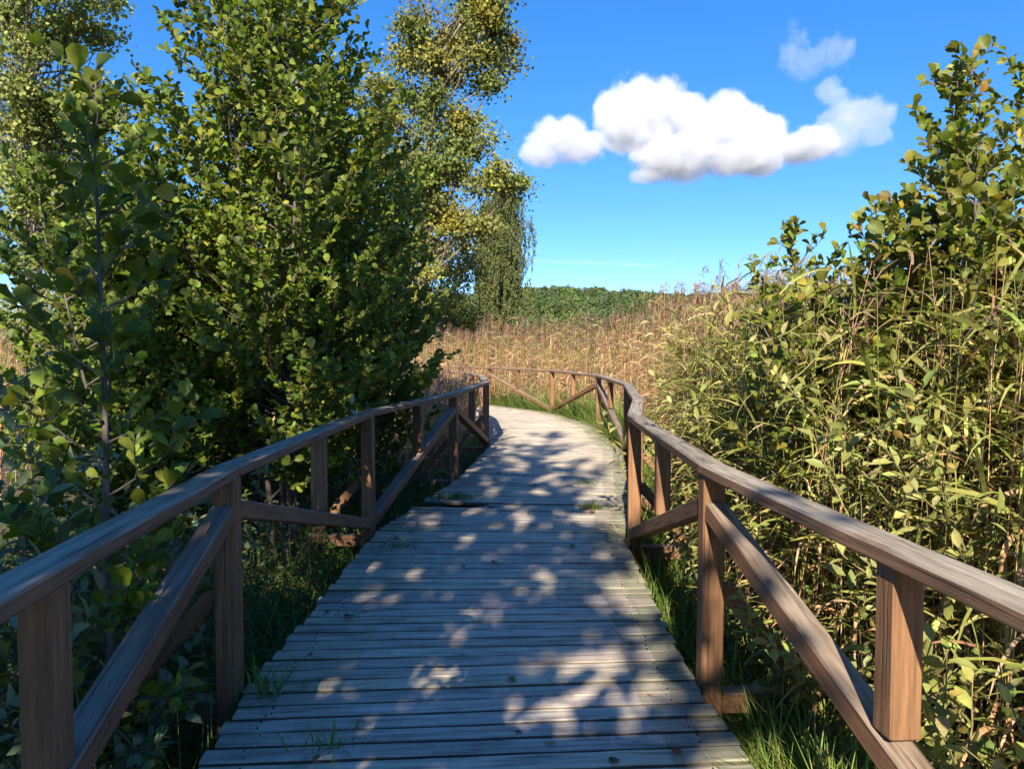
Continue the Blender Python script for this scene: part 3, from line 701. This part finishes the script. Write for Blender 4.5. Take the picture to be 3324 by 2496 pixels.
# ---------------------------------------------------------------- background trees
def clump_tree(base, h, blobs, label, seed, cols, wts=None, leaf=.11, per=150, rad=.6, trunk_r=.16, lean=(0, 0), name='broadleaf_tree', T=T_SMALL, bark=None, mat=None,
               limb0=.25, trunk_top=.92, flat=1.0, bare=0, group=None):
    r = np.random.default_rng(seed); root = empty(name, base, label, 'tree', group); base = np.array(base, float)
    gt, gl = Geo(), Geo(); K = 12; tt = np.linspace(0, 1, K)
    tr = base + np.outer(tt, UP) * h * trunk_top + np.outer(tt ** 1.4, [*lean, 0]); tr[:, :2] += np.cumsum(r.normal(0, .01 * h, (K, 2)), 0) * .35
    polys, rads = [tr], [(trunk_r, .025)]
    C = []
    for (cx, cz, rx, rz, n) in blobs:           # centre offset in x, height, radii, number of clumps
        v = nrm(r.normal(0, 1, (n, 3))) * (r.random((n, 1)) ** .45) * np.array([rx, rx, rz]); C.append(base + v + np.array([cx, 0, cz]))
    C = np.concatenate(C)
    for c in C:
        t = np.clip((c[2] - base[2]) / (h * trunk_top) - r.uniform(.10, .25), limb0 * .6, .97)
        p = np.array([np.interp(t, tt, tr[:, k]) for k in range(3)])
        if np.linalg.norm(c - p) > rad * .5:
            m = lerp(p, c, .5) + np.array([0, 0, -.08]) * np.linalg.norm(c - p) + r.normal(0, .06 * np.linalg.norm(c - p), 3)
            polys.append(np.array([p, lerp(p, m, .55), m, lerp(m, c, .5) + r.normal(0, .08, 3), c])); rads.append((.014 + .009 * np.linalg.norm(c - p), .006))
    for k in range(bare):
        p = tr[-1] + r.normal(0, .5, 3); q = curve(p - UP * .6, r.uniform(0, 6.28), 1.1, r.uniform(1.2, 2.8), 6, r, .3, .1); polys.append(q); rads.append((.03, .006))
        for j in range(1, 6):
            polys.append(curve(q[j], r.uniform(0, 6.28), r.uniform(.5, 1.1), r.uniform(.4, .9), 4, r, .3, .1)); rads.append((.012, .004))
    tubes(gt, polys, rads, (1, 1, 1), 5)
    n = len(C) * per
    sz = np.repeat(rad * r.uniform(.6, 1.35, len(C)), per)
    P = np.repeat(C, per, 0) + r.normal(0, .5, (n, 3)) * sz[:, None] * np.array([1, 1, .75 * flat])
    ax = nrm(r.normal(0, 1, (n, 3)) + np.array([0, 0, -.3])); nm = nrm(r.normal(0, .7, (n, 3)) + sd * .5 + UP * .2)
    cc = np.repeat(palette(len(C), cols, wts, .12, r), per, 0) * (1 + r.normal(0, .16, (n, 1)))
    leaves(gl, T, P, ax, nm, leaf * r.uniform(.6, 1.3, n), np.clip(cc, .005, .9))
    gt.build('trunk', bark or M_TWIG, root, base); gl.build('crown', mat or M_FAR, root, base)
    return n
AS = [(.16, .185, .045), (.20, .21, .05), (.13, .16, .045), (.25, .225, .04)]
BG = [(.10, .12, .04), (.13, .15, .055), (.08, .10, .035)]
clump_tree((-3.9, 32, GZ), 17.5, [(-.4, 6, 1.6, 2.5, 26), (.3, 10, 2.0, 3.0, 42), (.4, 14.0, 1.6, 1.6, 18), (2.6, 14.6, 1.25, 2.6, 34), (2.9, 16.8, 1.0, 1.6, 14), (2.1, 10.6, 1.0, 1.0, 8), (3.2, 9.0, 1.5, .45, 10), (1.9, 7.3, 1.2, 1.0, 12), (-1.6, 12, 1.0, 1.6, 12)],
           'tall yellowing aspen with bare top twigs rising behind the left alders', 71, AS, (3, 3, 2, 1), leaf=.15, per=300, rad=.72, trunk_r=.2, lean=(.7, 0), bare=7, trunk_top=.86, name='aspen_tree')
clump_tree((-4.0, 44, GZ), 9.5, [(0, 4.2, 2.4, 2.8, 40), (.8, 6.8, 1.6, 1.8, 20), (1.6, 3, 1.4, 1.8, 16)], 'yellow green tree between the aspen and the weeping birch', 72, [(.26, .22, .03), (.20, .20, .04), (.15, .17, .04)], leaf=.16, per=120, rad=.7, name='broadleaf_tree')
clump_tree((-14.6, 24, GZ), 16.5, [(0, 6.5, 2.2, 2.2, 28), (.4, 10, 2.6, 2.4, 40), (.2, 13.2, 2.7, 2.4, 42), (1.5, 8.6, 1.4, 1.2, 10)], 'tall airy birch with white trunk at the far left edge', 73, [(.20, .24, .06), (.25, .28, .075), (.16, .20, .05)], leaf=.15, per=220, rad=.62, name='birch_tree')
clump_tree((-16.8, 30, GZ), 11.5, [(0, 4, 3.0, 3, 46), (.5, 7.5, 2.6, 2.6, 44), (2.4, 3.2, 2, 2, 22)], 'rounded light green tree below the birch at the left edge', 74, [(.20, .22, .07), (.24, .25, .08), (.15, .18, .06)], leaf=.14, per=130, rad=.75)
clump_tree((-13.0, 42, GZ), 15.5, [(0, 8, 2.0, 2.5, 26), (.2, 12, 2.2, 2.6, 34), (0, 14.8, 1.4, 1.2, 12)], 'grey green pine with reddish trunk behind the slim young alder', 75, [(.07, .085, .045), (.09, .10, .05)], leaf=.22, per=130, rad=.7, name='pine_tree', T=T_NEEDLE, bark=M_PINEBARK, flat=.6)
clump_tree((-20.5, 33, GZ), 14, [(0, 9, 2.4, 2.2, 28), (.4, 12, 2.2, 2.0, 26)], 'pine with bare red trunk at the left edge', 76, [(.07, .085, .045), (.09, .10, .05)], leaf=.22, per=120, rad=.7, name='pine_tree', T=T_NEEDLE, bark=M_PINEBARK, flat=.6, limb0=.6)
clump_tree((-9.5, 38, GZ), 12.0, [(0, 4.5, 2.8, 3.0, 44), (0, 8.5, 2.4, 2.8, 40)], 'green tree seen through gaps of the tallest alder', 77, BG, leaf=.15, per=120, rad=.75)
clump_tree((-13.4, 22, GZ), 4.2, [(0, 2.0, 2.2, 1.6, 40), (2.2, 1.4, 1.4, 1.1, 20)], 'pale green round bush in the sun at the left edge', 78, [(.16, .18, .07), (.20, .21, .09)], leaf=.10, per=120, rad=.55, name='round_bush', trunk_r=.06)

clump_tree((-11.4, 25, GZ), 3.4, [(0, 1.6, 2.0, 1.3, 36)], 'low olive bush in the sun beside the pale round bush', 79, [(.17, .19, .05), (.21, .22, .06)], leaf=.10, per=120, rad=.55, name='round_bush', trunk_r=.06)

def weeping(base, h, label, seed):
    r = np.random.default_rng(seed); root = empty('weeping_birch', base, label, 'tree'); base = np.array(base, float)
    gt, gl = Geo(), Geo(); tt = np.linspace(0, 1, 10); tr = base + np.outer(tt, UP) * h * .95 + np.outer(tt ** 2, [.5, 0, 0])
    polys, rads = [tr], [(.28, .03)]; PP = []
    for k in range(95):
        t = .30 + .68 * (k + r.random()) / 95; p = np.array([np.interp(t, tt, tr[:, c]) for c in range(3)])
        a = k * 2.4 + r.normal(0, .3); ln = (3.3 * (1 - t) ** .42 + .6) * (1.15 if math.cos(a) > 0 else .9) * min(1, max(.42, (t - .15) / .45)) * r.uniform(.6, 1.1)
        q = curve(p, a, .75, ln, 6, r, -.9); polys.append(q); rads.append((.05, .012))
        for j in range(2, len(q)):
            for m in range(4):
                s0 = q[j] + r.normal(0, .22, 3); L = r.uniform(.7, 2.5) * (.6 + .6 * (1 - t))
                nn = int(L / .055); z = np.linspace(0, L, nn); sw = r.normal(0, .12)
                PP.append(np.c_[s0[0] + sw * z * .6 + r.normal(0, .05, nn), s0[1] + r.normal(0, .05, nn), np.maximum(s0[2] - z, .6)])
    tubes(gt, polys, rads, (1, 1, 1), 5)
    P = np.concatenate(PP); n = len(P)
    leaves(gl, T_SMALL, P, nrm(np.c_[r.normal(0, .4, (n, 2)), np.full(n, -1.)]), nrm(r.normal(0, .6, (n, 3)) + sd * .4), .17 * r.uniform(.6, 1.2, n), palette(n, [(.10, .12, .04), (.13, .14, .045), (.075, .095, .035)], None, .15, r))
    gt.build('trunk', M_TWIG, root, base); gl.build('crown', M_FAR, root, base)
weeping((-1.3, 62, GZ), 15.3, 'weeping birch with hanging dark green strands at the edge of the open sky', 81)

# ---------------------------------------------------------------- white hut half hidden by leaves
def hut():
    r = random.Random(2); base = (-4.9, 47.0, GZ - .05)
    root = empty('garden_hut', base, 'small white hut half hidden by leaves behind the far end of the left railing', 'hut')
    g = Geo(); W, D, H, RH = 4.6, 3.6, 2.9, 1.5
    V = [(-W/2, 0, 0), (W/2, 0, 0), (W/2, D, 0), (-W/2, D, 0), (-W/2, 0, H), (W/2, 0, H), (W/2, D, H), (-W/2, D, H), (0, 0, H + RH), (0, D, H + RH)]
    g.add(V, [(0, 1, 5, 4), (1, 2, 6, 5), (2, 3, 7, 6), (3, 0, 4, 7)], (.8, .8, .78)); g.add(np.array(V), [(4, 5, 8), (6, 7, 9)], (.8, .8, .78))
    g.build('wall', simple_mat('white_boards', (.68, .68, .66), (.8, .8, .78), 5, .7, .1), root, smooth=False)
    g = Geo()
    for s in (-1, 1):
        a = np.array([s * (W/2 + .3), -.3, H - .18]); b = np.array([0, -.3, H + RH + .03]); e = np.array([0, D + .6, 0]); th = np.array([0, 0, .12])
        V = [a, b, b + e, a + e, a + th, b + th, b + e + th, a + e + th]
        g.add(V, [(0, 1, 2, 3), (4, 5, 6, 7), (0, 1, 5, 4), (1, 2, 6, 5), (2, 3, 7, 6), (3, 0, 4, 7)], (.1, .1, .1))
    g.build('roof', simple_mat('grey_roof', (.10, .10, .11), (.17, .16, .16), 7), root, smooth=False)
    for (x, z, w2, h2) in ((.35, 1.6, .9, 1.0), (-1.3, 1.6, .9, 1.0)):
        g = Geo(); beam(g, (x - w2/2, -.03, z), (x + w2/2, -.03, z), .06, .07); beam(g, (x - w2/2, -.03, z + h2), (x + w2/2, -.03, z + h2), .06, .07)
        for k in (-.5, 0, .5): beam(g, (x + k * w2 * .98, -.03, z + .035), (x + k * w2 * .98, -.03, z + h2 - .035), .05, .05, up=(0, 1, 0))
        f = g.build('window', simple_mat('window_frame', (.7, .7, .7), (.8, .8, .8), 5, .5, 0), root, smooth=False)
        g = Geo(); g.add([(x - w2/2, -.01, z), (x + w2/2, -.01, z), (x + w2/2, -.01, z + h2), (x - w2/2, -.01, z + h2)], [(0, 1, 2, 3)], (.02, .02, .02))
        g.build('pane', simple_mat('dark_glass', (.02, .025, .03), (.03, .035, .04), 3, .08, 0), f, smooth=False)
hut()

# ---------------------------------------------------------------- hill and wood
def hill_z(x, y):
    return GZ - 1.5 + 20 * np.exp(-((y - 470) / 90.) ** 2) * (1 + .10 * np.sin(x * .021 + 1) + .06 * np.sin(x * .05))
def hill():
    g = Geo(); xs = np.linspace(-420, 620, 90); ys = np.linspace(300, 700, 30); X, Y = np.meshgrid(xs, ys); Z = hill_z(X, Y)
    i = np.arange(29)[:, None] * 90 + np.arange(89)[None]; F = np.stack([i, i + 1, i + 91, i + 90], -1).reshape(-1, 4)
    g.add(np.stack([X, Y, Z], -1).reshape(-1, 3), F, (.05, .06, .03)); o = g.build('hill', simple_mat('hill_floor', (.03, .04, .015), (.06, .07, .03), .05)); tag(o, kind='structure')
    r = np.random.default_rng(91); n = 2300
    x = r.uniform(-190, 330, n); y = 345 + 130 * r.random(n) ** .9; z = hill_z(x, y)
    hgt = r.uniform(13.5, 17, n) * np.clip((y - 300) / 90, .75, 1); rx = r.uniform(3.0, 4.4, n)
    per = 230; C = np.c_[x, y, z + hgt - rx * .8]
    v = nrm(r.normal(0, 1, (n, per, 3)) + np.array([0, -.35, .35])); lump = 1 + .16 * np.sin(v[..., 0] * 5 + x[:, None]) * np.sin(v[..., 2] * 6 + y[:, None]) + r.normal(0, .07, (n, per))
    P = C[:, None] + v * (rx[:, None] * lump)[..., None] * np.array([1, 1, 1.0])
    low = r.random((n, per)) < .22; P[..., 2] -= np.where(low, r.random((n, per)) * hgt[:, None] * .5, 0)
    cc = palette(n, [(.085, .125, .04), (.105, .145, .045), (.08, .115, .05), (.13, .15, .045), (.19, .155, .05)], (4, 4, 3, 1.5, .3), .15, r)
    gl = Geo(); m = n * per; nm = nrm(v.reshape(-1, 3) + r.normal(0, .5, (m, 3)))
    leaves(gl, T_SMALL, P.reshape(-1, 3), nrm(np.cross(nm, r.normal(0, 1, (m, 3)))), nm, 1.25 * r.uniform(.6, 1.3, m), np.clip(np.repeat(cc, per, 0) * (1 + r.normal(0, .14, (m, 1))), .01, .5))
    o = gl.build('distant_wood', M_FAR); tag(o, 'green wooded hillside on the horizon beyond the reeds', 'wood', kind='stuff')
hill()

# ---------------------------------------------------------------- small things on the deck
def deck_leaves():
    r = np.random.default_rng(55)
    col = [(.20, .09, .04), (.14, .07, .035), (.30, .16, .06), (.25, .20, .05), (.09, .05, .03)]
    M_DRY = leaf_mat('dead_leaf', .6, .1, .3, (1, 1, 1))
    spots = [(-.98, 6.35, .10, 'curled brown leaf lying beside the foot of the second left post'), (-.90, 6.5, .08, 'reddish dead leaf lying beside the curled leaf near the left post'),
             (-.92, 4.45, .07, 'dark dead leaf lying on the shaded planks left of the middle'), (-.86, 4.55, .05, 'small red dead leaf lying just beyond the dark leaf on the left planks'),
             (.02, 3.55, .06, 'small black leaf crumb on the near planks in the middle of the boardwalk'), (-.38, 3.75, .06, 'brown leaf lying in the bright sun patch on the near planks'),
             (.45, 6.0, .07, 'brown leaf lying on the planks left of the kinked right post'), (.75, 7.25, .09, 'red brown leaf lying beside the grass tuft on the boardwalk'),
             (.66, 2.95, .06, 'pinkish leaf flat on the nearest planks by the right edge'), (-.1, 5.6, .06, 'small twisted leaf on the planks in the middle distance'),
             (.3, 8.8, .07, 'dark leaf lying beyond the broken plank'), (-.2, 9.6, .07, 'brown leaf lying on the far shaded planks near the left railing')]
    for (x, y, s, lab) in spots:
        g = Geo(); k = 5; P = np.array([[0, 0, .004]]); a = r.uniform(0, 6.28)
        TV, TF = T_ALDER; TVc = TV.copy(); TVc[:, 2] = .35 * np.abs(TV[:, 0]) + .12 * TV[:, 1] ** 2 + r.normal(0, .03, len(TV))
        leaves(g, (TVc, TF), P, np.array([[math.cos(a), math.sin(a), .05]]), np.array([[.1, .1, 1.]]), np.array([s]), palette(1, col, None, .15, r))
        o = g.build('fallen_leaf', M_DRY); o.location = (x, y, .004); tag(o, lab, 'leaf', 'fallen leaves on the boardwalk')
    for k in range(26):
        y = r.uniform(2.5, 9.5); a, b = on_line(LE, y), on_line(RE, y); t = r.beta(.6, .6); p = lerp(a, b, .05 + .9 * t); g = Geo(); az = r.uniform(0, 6.28)
        TV, TF = T_WILLOW if k % 3 else T_ALDER; TVc = TV.copy(); TVc[:, 2] = .3 * np.abs(TV[:, 0]) + r.normal(0, .05, len(TV))
        leaves(g, (TVc, TF), np.array([[0, 0, .006]]), np.array([[math.cos(az), math.sin(az), .04]]), np.array([[.1, .1, 1.]]), np.array([r.uniform(.025, .055)]), palette(1, col, None, .2, r))
        o = g.build('leaf_scrap', M_DRY); o.location = (p[0], p[1], .004); tag(o, 'tiny brown scrap of dead leaf scattered on the planks', 'leaf scrap', 'leaf scraps scattered on the boardwalk')
    def tuft(name, x, y, n, h, lab, spread=.06, z=-.01):
        g = Geo(); xy = np.c_[r.normal(0, spread, n), r.normal(0, spread * .5, n)]; grass(g, xy, h, r, w=.006, zb=z, wts=(4, 3, 2, 1, .5))
        o = g.build(name, M_REED); o.location = (x, y, 0); tag(o, lab, 'grass tuft', 'grass tufts growing through the planks')
    tuft('grass_tuft', .78, 7.5, 160, .12, 'round green grass tuft growing beside the gap right of the broken plank', .06)
    tuft('grass_tuft', -.62, 8.0, 220, .14, 'straggly grass growing over the deck edge behind the broken plank', .14)
    tuft('grass_tuft', -.9, 6.05, 60, .1, 'small grass tuft on the planks by the second left post', .08)
    tuft('grass_tuft', -1.12, 3.45, 60, .22, 'thin grass blades leaning over the deck at the near left post', .09)
    tuft('grass_tuft', .85, 8.9, 120, .1, 'sparse grass along the right deck edge beyond the grass tuft', .12)
    tuft('grass_tuft', -.75, 2.95, 40, .14, 'few pale grass blades on the nearest planks at the left', .10)
    g = Geo(); n = 34; xy = np.c_[r.normal(.93, .05, n), r.normal(6.35, .3, n)]
    ribbons(g, np.c_[xy, np.full(n, -.02)], r.normal(2.9, .5, n), r.uniform(.5, 1.3, n), r.uniform(.4, 1.5, n), r.uniform(.2, .5, n), r.uniform(.005, .01, n), palette(n, TAN + GRASS[:2], None, .15, r), 5)
    o = g.build('dry_grass_tuft', M_REED); tag(o, 'dry straw blades leaning over the deck at the foot of the kinked right post', 'grass tuft', 'grass tufts growing through the planks')
    # moss and tiny grass in the gaps
    g = Geo(); n = 2600; y = r.uniform(2.2, 12, n); xs = []
    for k in range(n):
        a, b = on_line(LE, y[k]), on_line(RE, y[k]); t = r.beta(.7, .7) if r.random() < .6 else r.random(); xs.append(lerp(a[0], b[0], t))
    cl = np.floor(y / .121) * .121 + .10; keep = np.sin(np.array(xs) * 7 + np.floor(y / .121) * 12.9) > .35
    xy = np.c_[np.array(xs), cl + r.normal(0, .006, n)][keep]; grass(g, xy, .022, r, w=.006, zb=-.012, wts=(3, 2, 1, 3, .5))
    o = g.build('moss', M_REED); tag(o, 'moss and tiny grass sprouting from the gaps between the planks', 'moss', kind='stuff')
deck_leaves()

# ---------------------------------------------------------------- clouds (volumes far beyond the hill)
def cloud(name, blobs, dist, label, dens, nscale, seed, thr=.5, cat='cloud', soft=.3, amp=1.5):
    """blobs: (px, py, rx, ry) seen from the boardwalk; turned into real ellipsoids at this distance"""
    k = dist / 1660.
    blobs = [(a, b, c * .94, d * .94) for a, b, c, d in blobs]
    E = [np.array([(px - 1106) * k, 0, (752 - py) * k]) for (px, py, rx, ry) in blobs]
    c0 = sum(E) / len(E); base = np.array([c0[0], dist, c0[2] + 1.58])
    m, t = new_mat(name + '_vapour'); L = t.links.new
    tc = N(t, 'ShaderNodeTexCoord')
    field = None
    for e, (px, py, rx, ry) in zip(E, blobs):
        q = e - c0; dep = max(rx, ry) * k * .8
        sb = N(t, 'ShaderNodeVectorMath', operation='SUBTRACT'); sb.inputs[1].default_value = tuple(q); L(tc.outputs['Object'], sb.inputs[0])
        dv = N(t, 'ShaderNodeVectorMath', operation='DIVIDE'); dv.inputs[1].default_value = (rx * k, dep, ry * k); L(sb.outputs[0], dv.inputs[0])
        ln = N(t, 'ShaderNodeVectorMath', operation='LENGTH'); L(dv.outputs[0], ln.inputs[0])
        iv = N(t, 'ShaderNodeMath', operation='SUBTRACT'); iv.inputs[0].default_value = 1.0; L(ln.outputs['Value'], iv.inputs[1])
        if field is None: field = iv.outputs[0]
        else:
            mx = N(t, 'ShaderNodeMath', operation='SMOOTH_MAX'); mx.inputs[2].default_value = .15; L(field, mx.inputs[0]); L(iv.outputs[0], mx.inputs[1]); field = mx.outputs[0]
    nz = N(t, 'ShaderNodeTexNoise', Scale=nscale, Detail=9.0, Roughness=.62); L(tc.outputs['Object'], nz.inputs['Vector'])
    sh = N(t, 'ShaderNodeMath', operation='SUBTRACT'); sh.inputs[1].default_value = thr; L(nz.outputs['Fac'], sh.inputs[0])
    ad = N(t, 'ShaderNodeMath', operation='MULTIPLY_ADD'); ad.inputs[1].default_value = amp; L(sh.outputs[0], ad.inputs[0]); L(field, ad.inputs[2])
    mr = N(t, 'ShaderNodeMapRange', interpolation_type='SMOOTHSTEP'); mr.inputs['From Min'].default_value = 0; mr.inputs['From Max'].default_value = soft
    mr.inputs['To Max'].default_value = dens; L(ad.outputs[0], mr.inputs['Value'])
    pv = N(t, 'ShaderNodeVolumePrincipled'); pv.inputs['Color'].default_value = (.86, .87, .90, 1); pv.inputs['Anisotropy'].default_value = 0.0
    L(mr.outputs[0], pv.inputs['Density'])
    o = N(t, 'ShaderNodeOutputMaterial'); L(pv.outputs[0], o.inputs['Volume'])
    lo = np.min([[e[0] - c0[0] - b[2] * k * 1.3, -max(b[2:]) * k * 1.1, e[2] - c0[2] - b[3] * k * 1.3] for e, b in zip(E, blobs)], 0)
    hi = np.max([[e[0] - c0[0] + b[2] * k * 1.3, max(b[2:]) * k * 1.1, e[2] - c0[2] + b[3] * k * 1.3] for e, b in zip(E, blobs)], 0)
    # hull: a lumpy closed skin round the puffs
    bpy.ops.mesh.primitive_ico_sphere_add(subdivisions=3, radius=1); tmp = bpy.context.object
    sv = np.array([v.co for v in tmp.data.vertices]); sf = np.array([p.vertices[:] for p in tmp.data.polygons]); bpy.data.objects.remove(tmp)
    g = Geo()
    for e, (px, py, rx, ry) in zip(E, blobs):
        g.add(sv * np.array([rx, max(rx, ry) * .8, ry]) * k * 1.34 + (e - c0), sf, (1, 1, 1))
    ob = g.build(name, m); ob.location = base
    md = ob.modifiers.new('skin', 'REMESH'); md.mode = 'VOXEL'; md.voxel_size = min(min(b[2:]) for b in blobs) * k * .18
    tag(ob, label, cat)
    m.cycles.volume_step_rate = .6
    return ob
CD = 1500
cloud('cloud', [(1385, 265, 105, 95), (1470, 260, 75, 70), (1335, 240, 55, 38), (1570, 285, 85, 85), (1450, 345, 120, 50), (1640, 310, 70, 60), (1600, 345, 110, 45), (1720, 325, 85, 42), (1400, 385, 50, 22)], CD,
      'largest white cumulus cloud with grey flat base in the blue sky', .04, .014, 1, amp=2.0)
cloud('cloud', [(1190, 300, 62, 46), (1245, 325, 62, 36), (1165, 335, 50, 30), (1225, 290, 45, 38)], CD, 'small round white cumulus just left of the largest cloud', .04, .018, 2, amp=2.0)
cloud('cloud', [(1785, 215, 45, 35), (1810, 250, 55, 45), (1850, 265, 65, 50), (1800, 300, 75, 40), (1880, 300, 40, 30)], CD, 'thin ragged pale cloud at the right end of the largest cloud', .012, .02, 3, amp=2.6)
cloud('cloud', [(1705, 115, 45, 55), (1785, 125, 50, 40), (1740, 145, 60, 35)], CD, 'faint wispy cloud above the largest cloud', .006, .022, 4, thr=.55, amp=3.2)
cloud('cloud', [(1095, 385, 35, 40)], CD, 'little pale cloud beside the weeping birch top', .01, .022, 5)

cloud('contrail', [(1130 + 44 * i, 563 + 2 * i, 44, 3.2) for i in range(7)], CD, 'long faint straight vapour trail low in the sky above the wood', .006, .01, 6, cat='vapour trail', amp=.8)
cloud('contrail', [(1437 + 6 * i, 575 - 7 * i, 6, 5) for i in range(6)], CD, 'short slanting vapour trail low in the sky right of the long trail', .014, .03, 7, cat='vapour trail', amp=.6)
vl = S.view_layers[0] if len(S.view_layers) else None
if vl: vl.update()
